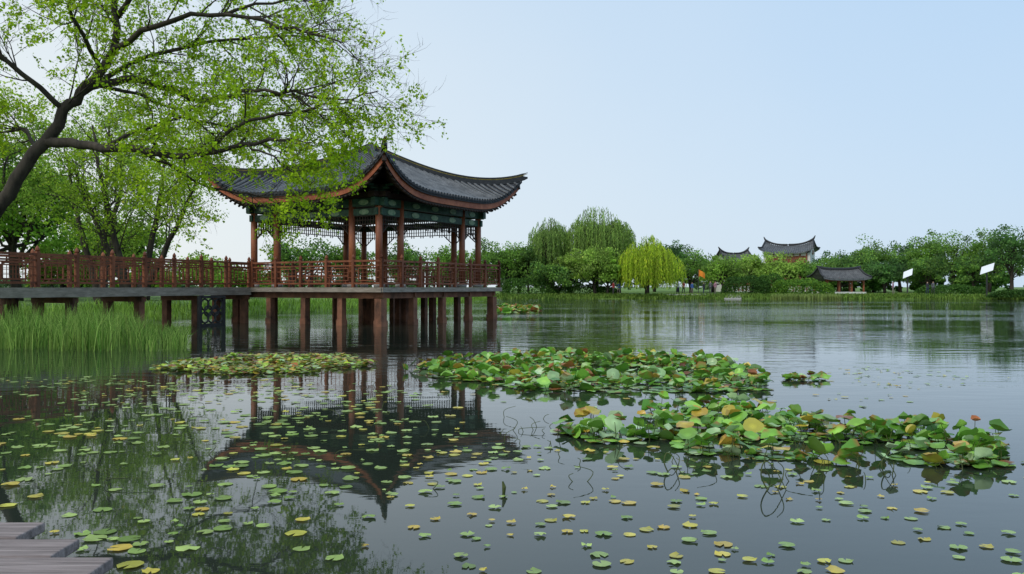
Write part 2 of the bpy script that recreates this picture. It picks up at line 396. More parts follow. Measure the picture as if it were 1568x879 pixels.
# ------------------------------------------------------------------ trees
def wander(p,d,L,n,up,jit):
    pts=[Vector(p)]; d=Vector(d).normalized()
    for i in range(n):
        d=(d+Vector((random.gauss(0,jit),random.gauss(0,jit),random.gauss(0,jit)+up))).normalized()
        pts.append(pts[-1]+d*(L/n))
    return pts
def child_dir(d,ang):
    d=d.normalized(); o=d.orthogonal().normalized(); o=Matrix.Rotation(random.uniform(0,2*math.pi),3,d)@o
    return (d*math.cos(ang)+o*math.sin(ang)).normalized()
def branch_out(mb,tips,pts,rads,level,maxl,nch,L,up,tmin=.25,sides=4):
    for c in range(nch[level]):
        t=random.uniform(tmin,1.0)*(len(pts)-1); i=min(int(t),len(pts)-2); f=t-i
        p=pts[i].lerp(pts[i+1],f); d=pts[i+1]-pts[i]; r=(rads[i]*(1-f)+rads[i+1]*f)*.6
        r=max(min(r,L*.014),.0035)
        l=L*random.uniform(.6,1.2); n=5 if level<maxl else 3
        cp=wander(p,child_dir(d,random.uniform(.5,1.05)),l,n,up,.16)
        cr=[r*(1-.75*k/n) for k in range(n+1)]
        mb.tube(cp,cr,sides if level<1 else 3,0,False)
        if level<maxl: branch_out(mb,tips,cp,cr,level+1,maxl,nch,L*.55,up,.2,sides)
        else: tips.append(cp)
mt=empty('overhanging_tree'); mb=MB(); tips=[]
def limb(pts,r0,r1,n=4):
    out=[]; P=[Vector(p) for p in pts]
    for i in range(len(P)-1):
        p0=P[max(i-1,0)];p1=P[i];p2=P[i+1];p3=P[min(i+2,len(P)-1)]
        for k in range(n):
            t=k/n; out.append(.5*((2*p1)+(p2-p0)*t+(2*p0-5*p1+4*p2-p3)*t*t+(-p0+3*p1-3*p2+p3)*t**3)+Vector((random.gauss(0,.02),random.gauss(0,.02),random.gauss(0,.03)))*(1 if i or k else 0))
    out.append(P[-1]); m=len(out); rr=[r0+(r1-r0)*(i/(m-1))**.8 for i in range(m)]
    mb.tube(out,rr,9,0); return out,rr
tr=limb([(-13.7,18.6,-.1),(-13.0,18.3,1.4),(-11.9,18.1,2.75),(-11.3,18,3.55),(-10.45,18,4.72),(-10.0,18,5.4),(-9.6,18.1,5.95),(-9.13,18.2,6.64),(-9.0,18.3,7.6),(-9.3,18.4,9.2)],.22,.06)
limbs=[
 ([(-10.45,18,4.72),(-9.8,17.8,4.62),(-8.84,17.4,4.5),(-7.67,17,4.32),(-6.5,16.8,4.2),(-5.6,16.6,4.4),(-4.45,16.5,4.5)],.13,.03),
 ([(-9.6,18.1,5.95),(-8.9,18.4,6.2),(-8.1,18.6,6.1),(-7.3,18.8,5.8),(-6.2,19,6.0),(-5,19,5.95)],.11,.025),
 ([(-9.13,18.2,6.64),(-7.8,17.6,7.2),(-6.1,17.2,7.3),(-4.6,16.9,6.9),(-3.5,16.6,6.5)],.08,.015),
 ([(-7.3,18.8,5.8),(-6.0,17.8,5.75),(-4.7,17.2,5.6),(-3.6,16.9,5.4),(-2.8,16.8,5.55)],.055,.012),
 ([(-6.5,16.8,4.2),(-5.4,16.5,4.9),(-4.1,16.4,5.1),(-3.3,16.2,5.2)],.05,.012),
 ([(-9.0,18.3,7.6),(-7.9,17.8,8.6),(-6.6,17.5,9.2),(-5.5,17.3,9.2)],.07,.02),
 ([(-7.9,17.2,4.35),(-6.9,17.6,3.75),(-5.9,18,3.5),(-5.1,18.2,3.45)],.04,.01),
 ([(-10.0,18,5.4),(-10.8,17.2,6.3),(-11.6,16.8,7.1),(-12.4,16.4,7.6)],.07,.02),
 ([(-10.6,18,4.5),(-11.4,18.8,5.1),(-12.2,19.5,5.3)],.06,.02),
 ([(-9.7,18.1,5.8),(-8.6,19,6.9),(-7.0,20,7.6),(-5.2,20.8,7.9)],.07,.02),
 ([(-9.3,18.4,9.2),(-8.6,18.2,9.8),(-7.9,18,10.3)],.06,.02),
 ([(-9.3,18.2,6.4),(-9.0,16.6,6.9),(-8.4,15.2,7.0),(-7.6,14,6.9)],.06,.015),
 ([(-9.5,18.2,8.9),(-10.4,18,9.6),(-11.2,17.7,9.8)],.06,.02),
 ([(-6.1,17.2,7.3),(-4.9,17.5,7.7),(-3.9,17.6,7.7)],.04,.01),
 ([(-8.84,17.4,4.5),(-7.8,18.2,5.2),(-6.6,18.8,5.2),(-5.6,19,4.9)],.05,.012),
 ([(-5.6,16.6,4.4),(-5.0,16.4,4.15),(-4.4,16.3,3.75),(-4.1,16.2,3.55)],.03,.008),
 ([(-4.7,17.2,5.6),(-3.9,17.0,5.0),(-3.4,16.9,4.6)],.03,.008),
 ([(-9.6,18.1,5.95),(-9.4,19.5,6.2),(-8.6,20.8,6.0),(-7.8,21.5,5.4)],.06,.015),
]
for pts,r0,r1 in limbs:
    lp,lr=limb(pts,r0,r1)
    Lg=sum((Vector(pts[i+1])-Vector(pts[i])).length for i in range(len(pts)-1))
    branch_out(mb,tips,lp,lr,0,2,[int(4+Lg*2.6),6,5],1.35 if Lg>2.2 else .8,.03,.2)
branch_out(mb,tips,tr[0],tr[1],0,2,[16,6,5],1.6,.03,.55)
mb.obj('trunk_and_branches',[M_BARK],mt,True)
C=[];K=[]
for tp in tips:
    m_=tp[-1]; pr=1.0 if m_.x<-6.4 else max(.24 if m_.z>5.3 else .6,1-(m_.x+6.4)/4.2)
    # leafing comes in drifts: some boughs are still nearly bare
    pr*=min(1,max(.15,.82+.5*math.sin(m_.x*1.7+m_.z*1.1)*math.sin(m_.z*2.1+m_.y*.9)))
    if random.random()>pr: continue
    k=int(random.uniform(7,19)); sh=random.uniform(.75,1.25)
    for i in range(k):
        t=random.uniform(.15,1)*(len(tp)-1); j=min(int(t),len(tp)-2); p=tp[j].lerp(tp[j+1],t-j)
        C.append((p.x+random.gauss(0,.045),p.y+random.gauss(0,.045),p.z+random.gauss(0,.045))); K.append(sh)
C=np.array(C); K=np.array(K)[:,None]; print('main leaves',len(C),'tips',len(tips))
leaves('spring_leaves',C,rng.uniform(.05,.1,len(C)),colvar(len(C),(0.30,0.50,0.012),(0.54,0.74,0.035))*K,mt,.6)

def haze_tint(cl,y):  # distance haze painted into the leaf colour: farther crowns get a pale blend
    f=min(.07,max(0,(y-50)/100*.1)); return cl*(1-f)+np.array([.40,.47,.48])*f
def clump_crown(center,rad,nclump,per,flat=.8,clr=.28):
    d=unit(rng.normal(size=(nclump,3))); d[:,2]=np.where(d[:,2]<-.6,-d[:,2]*.5,d[:,2])
    rr=rng.uniform(.45,1.05,(nclump,1))*(1+.15*np.sin(d[:,:1]*5+center[0])); cc=np.array(center)+d*rr*np.array(rad)*.84
    crad=rng.uniform(.5,1.25,(nclump,1))*clr*np.mean(rad)
    P=cc[:,None,:]+unit(rng.normal(size=(nclump*per,3))).reshape(nclump,per,3)*(rng.random((nclump,per,1))**.45)*crad[:,None,:]*np.array([1.15,1.15,flat])
    idx=np.repeat(np.arange(nclump),per)
    return P.reshape(-1,3),idx,cc
def tree(name,x,y,top,width,c1,c2,n=4000,leaf=.2,trunk=None,bottom=None):
    zb=gz(x,y); e=empty(name); mb=MB()
    bottom=bottom if bottom is not None else zb+(top-zb)*.06
    cz=(top+bottom)/2; rz=(top-bottom)/2; r=width/2
    ncl=int(max(28,min(90,n/75))); per=n//ncl
    P,idx,cc=clump_crown((x,y,cz),(r,r,rz),ncl,per)
    P[:,2]=np.maximum(P[:,2],zb+.05+rng.random(len(P))*.3)
    shade=rng.uniform(.5,1.45,(ncl,1)); cl=haze_tint(colvar(len(P),c1,c2)*shade[idx],y)
    tr_=trunk or width*.035
    tp=wander((x,y,zb-.2),(0,0,1),cz-zb+rz*.3,6,.1,.06); rr=[tr_*(1-.7*i/6) for i in range(7)]; mb.tube(tp,rr,8)
    for c_ in cc[::3]:
        s=tp[random.randint(2,5)]; q=Vector(c_); m=s.lerp(q,.5)+Vector((0,0,-.06*width)); mb.tube([s,m,q],[tr_*.4,tr_*.25,tr_*.08],4,0,False)
    mb.obj('trunk',[M_BARK],e,True); leaves('foliage',P,rng.uniform(.7,1.3,len(P))*leaf,cl,e,.7); return e
G1=(0.12,0.27,0.025);G2=(0.23,0.40,0.045);LG1=(0.24,0.41,0.04);LG2=(0.40,0.56,0.09);DG1=(0.06,0.17,0.03);DG2=(0.13,0.27,0.045)
def forked_tree(name,x,y,forks,L,leafn,c1,c2,leaf=.13,r=.2):
    zb=gz(x,y); e=empty(name); mb=MB(); tips=[]
    for (dx,dy,h,lean) in forks:
        pts=[Vector((x,y,zb-.2)),Vector((x+dx*.12,y+dy*.12,zb+.6)),Vector((x+dx*.45,y+dy*.5,zb+h*.4)),Vector((x+dx*.75,y+dy*.8,zb+h*.7)),Vector((x+dx,y+dy,zb+h))]
        P=[]
        for i in range(4):
            for k in range(3): P.append(pts[i].lerp(pts[i+1],k/3)+Vector((random.gauss(0,.05),random.gauss(0,.05),0)))
        P.append(pts[-1]); rr=[r*(1-.8*i/12) for i in range(13)]; mb.tube(P,rr,8)
        branch_out(mb,tips,P,rr,0,2,[11,6,4],L,.04,.35)
    mb.obj('trunk_and_branches',[M_BARK],e,True)
    C=[];K=[]
    for tp in tips:
        sh=random.uniform(.65,1.3)
        for i in range(leafn):
            t=random.uniform(.1,1)*(len(tp)-1); j=min(int(t),len(tp)-2); p=tp[j].lerp(tp[j+1],t-j); C.append((p.x+random.gauss(0,.12),p.y+random.gauss(0,.12),p.z+random.gauss(0,.1))); K.append(sh)
    C=np.array(C); leaves('spring_leaves',C,rng.uniform(.7,1.3,len(C))*leaf,colvar(len(C),c1,c2,.25)*np.array(K)[:,None],e,.6)
forked_tree('forked_tree',-18.4,39,[(-3.2,.5,7.2,0),(-1.2,-1.5,8.5,0),(1.5,1,8.6,0),(3.4,-.5,6.4,0)],2.7,15,(.27,.45,.02),(.46,.64,.06),.12,.24)
forked_tree('forked_tree',-21.5,42,[(-2.2,.5,8.2,0),(1.2,-1.5,9.2,0),(.2,2,8,0)],2.7,19,LG1,LG2,.14,.24)
forked_tree('forked_tree',-23.5,35,[(-2,.5,6.5,0),(1.0,1,7.0,0)],2.4,16,G1,LG2,.14)
for f in [(-29.5,48,10.9,9.5,G1,G2,12000),(-36,52,11.8,10,G1,G2,7000),(-28,58,7.0,7,G1,LG2,6000),(-33,44,8,7,G1,LG1,6000),(-25.5,66,4.4,6,LG1,LG2,4000),(-21,80,6.8,7.5,DG1,G2,5000),(-16.5,82,6.4,6.5,G1,G2,5000),(-12,88,6.6,7,DG1,G2,5000),(-8,98,6.9,7,G1,G2,5000),(-28,50,3.9,5,G2,LG2,4000),(-24,53,3.0,4.5,G2,LG1,3500),(-20.5,62,3.2,5,G1,LG1,3000),(-34,62,7,8,G1,G2,5000)]:
    tree('broadleaf_tree',*f,.24)
far=[(-3.5,104,7.3,6,G1,G2),(-.4,106,8.0,5,G1,G2),(2.3,106,7.2,4.6,DG1,G2),(4.8,101.5,4.6,5,DG1,G2),(7.6,103.5,6.2,4.6,LG1,LG2),(10.6,102,6.6,6,G2,LG2),(12.0,101,5.2,4.6,G2,LG1),(15,112,7,6,G1,G2),(1,110,6.6,7,DG1,G1),(8,112,6.6,8,DG1,G2),
(22,124,9.6,6.5,DG1,DG2),(25.5,124,8.7,5,DG1,DG2),(25.8,116,6.8,6,G1,G2),(29,110.5,5.6,6,LG1,LG1),(33,110.5,5.9,5.6,G2,LG2),(36.5,110,6.0,6,LG1,LG2),(39.8,110,4.9,5.2,G1,G2),(43.5,112,5.2,5,G1,G2),(30,120,6,8,DG1,G2),
(49,121,7.0,6,DG1,G1),(50.6,119,7.4,6.5,DG1,G2),(54,120,8.6,6.5,G1,G2),(58,120,7.8,7,DG1,DG2),(59.3,114,9.2,6.5,G1,G2),(63,115,9.8,7,G1,LG1),(66.5,112,9.6,6.5,G1,G2),(64,103,10.0,6.5,DG1,DG2),(68.5,104,8.4,6.5,G1,LG1),(47,115,5.5,5,DG1,G2),(52,112,5.4,6,DG1,DG2),(57,110,5.6,6,DG1,G2),(61,106,5.5,5,DG1,G2),
(75,100,9.5,7,G1,G2),(82,97,9,8,G1,G2),(90,92,10,8,DG1,G2)]
for f in far: tree('broadleaf_tree',f[0],f[1],f[2]+.3,f[3]*1.2,f[4],f[5],5000,.26)
def shrub(name,x,y,top,w,dp,c1,c2,n):
    zb=gz(x,y); d=unit(rng.normal(size=(n,3))); d[:,2]=np.abs(d[:,2])
    rr=1-.12*rng.random((n,1))**1.5+.05*np.sin(d[:,:1]*9)+.05*np.sin(d[:,1:2]*7+2)
    dd=np.sign(d)*np.abs(d)**.75
    P=np.array([x,y,zb-.1])+dd*rr*np.array([w/2,dp/2,top-zb+.1]); leaves(name,P,rng.uniform(.14,.28,n),colvar(n,c1,c2,.25),None,.7)
SD1=(0.035,0.095,0.02); SD2=(0.08,0.17,0.03)
shrub('clipped_shrub',29.3,101,2.75,6,4,SD1,SD2,5000); shrub('clipped_shrub',36,100.5,2.4,8,4,DG1,G2,6000); shrub('clipped_shrub',33,102.5,3.0,4,3,SD1,DG2,3000)
shrub('clipped_shrub',55.5,102,1.7,9,3,SD1,DG2,5000); shrub('clipped_shrub',60,91.2,1.15,12,3,SD1,SD2,6000)
shrub('clipped_shrub',2,101.5,2.6,7,3,SD1,DG2,4000); shrub('clipped_shrub',9,104,1.7,9,3,SD1,DG2,4000)
P=[];cl=[]
for x in np.arange(-110,150,2.1):
    yy=140+rng.uniform(-6,6); h=rng.uniform(4.6,6.2) if (-60<x<58) else rng.uniform(7,9.5)
    if x<-14: yy=112+rng.uniform(-4,4); h=rng.uniform(2.2,3.6)
    p,idx,_=clump_crown((x,yy,h*.5),(2.4,2.4,h*.5),14,70); sh=rng.uniform(.5,1.3,(14,1))
    P.append(p); cl.append(haze_tint(colvar(len(p),(0.12,0.22,0.06),(0.19,0.31,0.09))*sh[idx],yy))
    if x>46: 
        p,idx,_=clump_crown((x,yy-20,2),(2.4,2,2.2),14,70); P.append(p); cl.append(colvar(len(p),DG1,DG2)*sh[idx])
P=np.concatenate(P); cl=np.concatenate(cl); leaves('distant_treeline',P,rng.uniform(.3,.5,len(P)),cl,None,.8)
def willow(x,y,top,w,c1,c2,ns=420,hang=.8,bot=1.3):
    zb=gz(x,y); e=empty('willow_tree'); mb=MB()
    tp=wander((x,y,zb-.2),(0,0,1),(top-zb)*.6,6,.1,.05); mb.tube(tp,[.32*(1-.6*i/6) for i in range(7)],8)
    C=[];A=[];B=[]
    domes=[(0,0,1.0,.62)]+[(random.uniform(-.6,.6),random.uniform(-.5,.5),random.uniform(.72,.93),random.uniform(.3,.45)) for _ in range(7)]
    for i in range(ns):
        dm=random.choice(domes); a=random.uniform(0,2*math.pi); rr=math.sqrt(random.random())
        R=dm[3]*w*.62; cxx=x+dm[0]*w*.5; cyy=y+dm[1]*w*.5
        sx=cxx+math.cos(a)*rr*R; sy=cyy+math.sin(a)*rr*R
        zt=zb+(top-zb)*dm[2]-(rr**2.2)*R*.9+random.gauss(0,.15)
        ln=(zt-bot)*random.uniform(.35,1.0)*hang
        if rr<.35: ln*=.5
        n=int(ln/.13); b=random.uniform(.5,1.4)
        ox,oy=math.cos(a)*.12,math.sin(a)*.12
        for k in range(n):
            C.append((sx+ox*3*(1-math.exp(-k*.156))+random.gauss(0,.06),sy+oy*3*(1-math.exp(-k*.156))+random.gauss(0,.06),zt-k*.13)); A.append((random.gauss(0,.25),random.gauss(0,.25),-1)); B.append(b)
        if i%14==0:
            s=tp[random.randint(3,6)]; q=Vector((sx,sy,zt)); mb.tube([s,s.lerp(q,.5)+Vector((0,0,.3)),q],[.12,.08,.02],4,0,False)
    C=np.array(C); cl=colvar(len(C),c1,c2)*np.array(B)[:,None]
    mb.obj('trunk',[M_BARK],e,True); leaves('hanging_foliage',C,rng.uniform(.22,.4,len(C)),haze_tint(cl,y),e,.3,np.array(A))
willow(11.2,106,12.0,10.6,(0.19,0.33,0.05),(0.33,0.48,0.09),1250,.75)
willow(4.8,107,10.6,7.0,(0.18,0.31,0.05),(0.30,0.45,0.09),750,.8)
willow(16.9,100.5,7.9,8.8,(0.36,0.54,0.02),(0.58,0.72,0.04),1100,.97,.9)
# ------------------------------------------------------------------ reeds & grass
def blades(name,x,y,z0,h,wd,c1,c2,lean=.18):
    N=len(x); b=np.stack([x,y,z0],1); ld=rng.normal(size=(N,2))*lean; a=rng.uniform(0,math.pi,N)
    s=np.stack([np.cos(a),np.sin(a),np.zeros(N)],1)*wd[:,None]/2
    mid=b+np.stack([ld[:,0]*h*.3,ld[:,1]*h*.3,h*.55],1); tip=b+np.stack([ld[:,0]*h,ld[:,1]*h,h*(1-.3*np.abs(ld[:,0]))],1)
    V=np.stack([b-s,b+s,mid+s*.8,mid-s*.8,tip+s*.1,tip-s*.1],1).reshape(-1,3)
    I=np.arange(N)[:,None]*6; F=np.concatenate([I+np.array([[0,1,2,3]]),I+np.array([[3,2,4,5]])])
    c=np.repeat(colvar(N,c1,c2,.3),6,axis=0); return np_mesh(name,V,F,M_LEAF,c)
n=5600; d=18+5.5*rng.random(n)**.8; bx=rng.uniform(-.64,-.405,n); x=bx*d; pat=np.sin(x*3)+np.sin(d*2.3+x)+.8*np.sin(x*7+d*3); m=pat+rng.normal(size=n)*.5>-.4; x=x[m]; d=d[m]; pat=pat[m]
h=(rng.uniform(.4,1.05,len(x))+.08*pat)*np.clip((bx[m]+.41)*-14,.55,1); blades('reeds',x,d,np.full(len(x),-.05),h,rng.uniform(.010,.026,len(x)),(0.10,0.24,0.03),(0.38,0.54,0.13),.24)
n=2600; x=rng.uniform(31,38.5,n); y=rng.uniform(93.5,96.5,n); blades('reeds',x,y,np.full(n,-.05),rng.uniform(.4,.8,n),rng.uniform(.05,.1,n),(0.2,0.28,0.07),(0.32,0.40,0.12))
yy=rng.uniform(14,95,12000); xx=xl(yy)-rng.uniform(-.3,2.5,len(yy)); zz=ground_z(xx,yy); blades('bank_grass',xx,yy,zz-.03,rng.uniform(.2,.6,len(xx)),rng.uniform(.02,.06,len(xx)),(0.14,0.28,0.03),(0.30,0.46,0.08),.3)
xx=rng.uniform(-3,75,16000); yy=yfar(xx)+rng.uniform(-.4,1.8,len(xx)); zz=ground_z(xx,yy); blades('bank_grass',xx,yy,np.maximum(zz,0)-.03,rng.uniform(.12,.42,len(xx)),rng.uniform(.06,.14,len(xx)),(0.07,0.16,0.02),(0.28,0.40,0.08),.3)
# ------------------------------------------------------------------ lotus and lily pads
def inpoly(px,py,poly):
    r=np.zeros(len(px),bool); n=len(poly)
    for i in range(n):
        x1,y1=poly[i]; x2,y2=poly[(i+1)%n]
        c=((y1>py)!=(y2>py))&(px<(x2-x1)*(py-y1)/(y2-y1+1e-12)+x1); r^=c
    return r
def rand_in(poly,n):
    p=np.array(poly); mn,mx=p.min(0),p.max(0); q=rng.uniform(mn,mx,(n*6,2)); q=q[inpoly(q[:,0],q[:,1],poly)]; return q[:n]
M_STALK=noisy('lotus_stalk',(0.03,0.05,0.015),(0.10,0.12,0.03),8,0.6)
def lotus(e,XY,zlo,zhi,rlo,rhi,brown=.3,stems=True,tiltmax=.7,g1=(0.07,0.22,0.02),g2=(0.27,0.50,0.07)):
    N=len(XY); K=12; ths=np.arange(K)*2*math.pi/K
    ang=ths[None]+rng.uniform(0,6.28,(N,1)); R=rng.uniform(rlo,rhi,(N,1))
    cup=rng.uniform(-.25,.4,(N,1)); wa=rng.uniform(.05,.22,(N,1)); ph=rng.uniform(0,6.28,(N,1)); fold=np.where(rng.random((N,1))<.4,rng.uniform(.3,1.0,(N,1)),0)
    if not stems: cup*=.3; wa*=.4; fold*=.0
    def ringv(f):
        x=np.cos(ang)*f; y=np.sin(ang)*f*(1-.45*fold); z=cup*f*f+wa*np.sin(3*ang+ph)*f*f+fold*np.abs(np.sin(ang))*f
        return np.stack([x,y,z],-1)*R[:,:,None]
    V=np.concatenate([np.zeros((N,1,3)),ringv(.5),ringv(1.0)*(1+.07*rng.normal(size=(N,K,1)))],1)
    tl=rng.uniform(0,tiltmax,N)*np.where(rng.random(N)<.3,1.5,.7); az=rng.uniform(0,6.28,N)
    ax=np.stack([np.cos(az),np.sin(az),np.zeros(N)],1)[:,None]; c=np.cos(tl)[:,None,None]; s=np.sin(tl)[:,None,None]
    V=V*c+np.cross(np.broadcast_to(ax,V.shape),V)*s+ax*(V*ax).sum(-1,keepdims=True)*(1-c)
    z=zlo+(zhi-zlo)*rng.random(N)**1.5; cen=np.stack([XY[:,0],XY[:,1],z],1); V=V+cen[:,None]
    V[:,:,2]=np.maximum(V[:,:,2],.006+rng.random((N,1))*.01)
    nV=1+2*K; I=np.arange(N)[:,None]*nV; k=np.arange(K); k2=(k+1)%K
    tri=np.stack([np.zeros(K,int),1+k,1+k2],1); quad=np.stack([1+k,1+K+k,1+K+k2,1+k2],1)
    base=colvar(N,g1,g2,.28); kind=rng.random(N)
    m1=kind<brown*.3; m2=kind>1-brown*.15; m3=(kind>.84-brown*.1)&~m2
    base[m1]=colvar(m1.sum(),(.45,.42,.05),(.55,.34,.05)); base[m2]=colvar(m2.sum(),(.16,.07,.03),(.38,.13,.04)); base[m3]=colvar(m3.sum(),(.32,.50,.22),(.45,.58,.30))
    cols=np.repeat(base[:,None],nV,1); eb=np.where(rng.random((N,K,1))<.4,1,0)*(rng.random((N,1,1))<brown*1.3)
    cols[:,1+K:]=cols[:,1+K:]*(1-eb)+np.array([.36,.17,.04])*eb; cols[:,0]*=1.4
    V=V.reshape(-1,3); cols=np.clip(cols.reshape(-1,3),0,.8)
    T3=(I[:,:,None]+tri[None]).reshape(-1,3); Q=(I[:,:,None]+quad[None]).reshape(-1,4)
    Tq=np.concatenate([Q[:,[0,1,2]],Q[:,[0,2,3]],T3])
    np_mesh('leaf_blades',V,Tq,M_PAD,cols,e,True)
    if stems:
        mb=MB()
        for i in range(N):
            if z[i]<.06: continue
            p=Vector(cen[i]); b0=Vector((p.x+random.gauss(0,.05),p.y+random.gauss(0,.05),-.05)); mb.tube([b0,b0.lerp(p,.5)+Vector((random.gauss(0,.015),0,0)),p],[.005,.004,.003],4,0,False)
        mb.obj('stalks',[M_STALK],e)
P2=[(.40,8.0),(.66,8.6),(1.5,9.1),(2.7,9.3),(3.3,8.7),(3.9,7.9),(4.62,7.65),(3.95,6.4),(3.3,6.35),(2.85,6.5),(2.33,6.65),(1.6,6.9),(1.2,7.2),(.72,7.5)]
P1=[(-1.97,13.7),(-1.23,15.6),(.91,16.4),(2.32,16.8),(3.87,15.8),(4.1,12.9),(3.6,11.3),(2.33,10.9),(1.04,11),(.14,11.2),(-.33,11.85),(-1.41,13)]
def thin(q,f,th=-.75):
    m=np.sin(q[:,0]*f+1)+np.sin(q[:,1]*f*1.3)+np.sin((q[:,0]+q[:,1])*f*.7+2)+rng.normal(size=len(q))*.7>th; return q[m]
e=empty('lotus_patch')
lotus(e,thin(rand_in(P2,720),3.2,-.6),.02,.19,.045,.10,.24)
lotus(e,thin(rand_in(P2,700),3.2,-.6),.008,.03,.045,.085,.25,False,.12)
e=empty('lotus_patch')
lotus(e,thin(rand_in(P1,1300),2.0),.02,.17,.055,.115,.3)
lotus(e,thin(rand_in(P1,1800),2.0),.008,.03,.05,.10,.3,False,.1)
e=empty('lotus_patch'); lotus(e,rand_in([(4.25,12.4),(4.4,13.2),(5.0,12.9),(4.9,12.2)],34),.01,.07,.05,.09,.4)
P3=[(-6.5,14.2),(-5.7,16.8),(-3.26,16.6),(-2.5,14.9),(-3.3,13.5),(-4.75,13.2)]
e=empty('floating_heart_patch'); lotus(e,thin(rand_in(P3,2800),3.,-1.2),.006,.09,.03,.07,.7,False,.5,(.14,.32,.03),(.40,.56,.06))
e=empty('lotus_patch'); lotus(e,rand_in([(-1,43),(-1,54),(1.9,52),(1.3,44)],300),.02,.2,.15,.25,.4)
def pads(name,XY,R,base):
    N=len(XY); K=13; t=np.linspace(.22,2*math.pi-.22,K); ang=t[None]+rng.uniform(0,6.28,(N,1))
    rr=R[:,None]*(1+.05*rng.normal(size=(N,K))); z=.004+rng.random((N,1))*.008+np.zeros((N,K))+(rng.random((N,K))<.12)*rng.random((N,K))*.012
    ring=np.stack([XY[:,:1]+np.cos(ang)*rr,XY[:,1:]+np.sin(ang)*rr*.92,z],-1); cen=np.concatenate([XY,z[:,:1]],1)[:,None]
    V=np.concatenate([cen,ring],1); I=np.arange(N)[:,None]*(K+1); k=np.arange(K-1); tri=np.stack([0*k,1+k,2+k],1)
    F=(I[:,:,None]+tri[None]).reshape(-1,3); cols=np.repeat(base[:,None],K+1,1); cols[:,1:]*=rng.uniform(.75,1.15,(N,K,1))
    return np_mesh(name,V.reshape(-1,3),F,M_PAD,np.clip(cols.reshape(-1,3),0,.8))
def pad_field(poly,ncl,per,spread,green):
    c=rand_in(poly,ncl); k=rng.integers(1,per,len(c)); q=np.repeat(c,k,axis=0); q=q+rng.normal(size=q.shape)*spread*rng.uniform(.4,1.6,(len(q),1))
    q=q[(q[:,1]>3.6)&~inpoly(q[:,0],q[:,1],P2)&~inpoly(q[:,0],q[:,1],P1)]
    keep=[];grid={}
    for p in q:
        g=(int(p[0]/.12),int(p[1]/.12))
        if any(((p[0]-o[0])**2+(p[1]-o[1])**2)<.0085 for a in (-1,0,1) for b in (-1,0,1) for o in grid.get((g[0]+a,g[1]+b),[])): continue
        grid.setdefault(g,[]).append(p); keep.append(p)
    q=np.array(keep); N=len(q); base=colvar(N,(0.20,0.33,0.06),(0.44,0.58,0.16),.15)
    kd=rng.random(N); y=kd>green; base[y]=colvar(y.sum(),(.58,.57,.08),(.66,.46,.07)); return q,base
LF=[(-8,12.8),(-1.2,12.2),(-.6,9),(-.9,6.5),(-1.2,5),(-1.4,3.8),(-2.4,4.3),(-4.8,7.2)]
q,b_=pad_field(LF,190,8,.30,.78); pads('lily_pads',q,rng.uniform(.022,.07,len(q)),b_)
RF=[(-1.2,7.5),(0,7.2),(1.2,6.6),(2.6,6.2),(4.4,6.2),(4.6,6.6),(4.3,5.3),(2.8,3.7),(.1,3.7),(-.7,4.8)]
q,b_=pad_field(RF,105,8,.24,.5); pads('lily_pads',q,rng.uniform(.02,.052,len(q)),b_)
MF=[(-1,10.5),(5,10.5),(7.5,13),(6,15),(4,10),(0,10)]
q,b_=pad_field(MF,45,5,.3,.5); pads('lily_pads',q,rng.uniform(.02,.05,len(q)),b_)
# broken lotus stalks
st=MB()
def stalk(pts,r=.007):
    P=[Vector(p) for p in pts]; out=[]
    for i in range(len(P)-1):
        p0=P[max(i-1,0)];p1=P[i];p2=P[i+1];p3=P[min(i+2,len(P)-1)]
        for k in range(5):
            t=k/5; out.append(.5*((2*p1)+(p2-p0)*t+(2*p0-5*p1+4*p2-p3)*t*t+(-p0+3*p1-3*p2+p3)*t**3))
    out.append(P[-1]); st.tube(out,[r*(1-.5*i/len(out)) for i in range(len(out))],5)
for bx,by,s in ((1.86,5.75,.75),(1.25,6.3,.55),(2.9,6.2,.45)):
    stalk([(bx,by,-.05),(bx-.1*s,by,.12*s),(bx-.06*s,by+.02,.26*s),(bx+.03*s,by,.2*s),(bx+.14*s,by-.02,-.02)],.006)
    stalk([(bx+.02,by,-.05),(bx+.1*s,by,.1*s),(bx+.12*s,by+.02,.2*s),(bx+.05*s,by,.27*s)],.005)
    stalk([(bx-.08,by-.05,-.04),(bx-.0*s,by,.05*s),(bx+.08*s,by+.02,.0*s-.01)],.005)
for i in range(50):
    bx=rng.uniform(-.3,3.6); by=rng.uniform(5.9,7.4)
    if bx<.4: by=rng.uniform(7.2,9)
    hh=rng.uniform(.04,.15); stalk([(bx,by,-.04),(bx+rng.normal()*.04,by,hh*.6),(bx+rng.normal()*.1,by,hh)],.004)
for i in range(30):
    bx=rng.uniform(-6,-.5); by=rng.uniform(5.5,12); hh=rng.uniform(.04,.12); stalk([(bx,by,-.04),(bx+rng.normal()*.06,by,hh*.7),(bx+rng.normal()*.14,by,hh*.8)],.004)
st.tube([(-.06,5.62,-.03),(-.055,5.62,.05),(-.065,5.62,.09)],[.01,.016,.006],6)
st.obj('broken_lotus_stalks',[M_STALK])
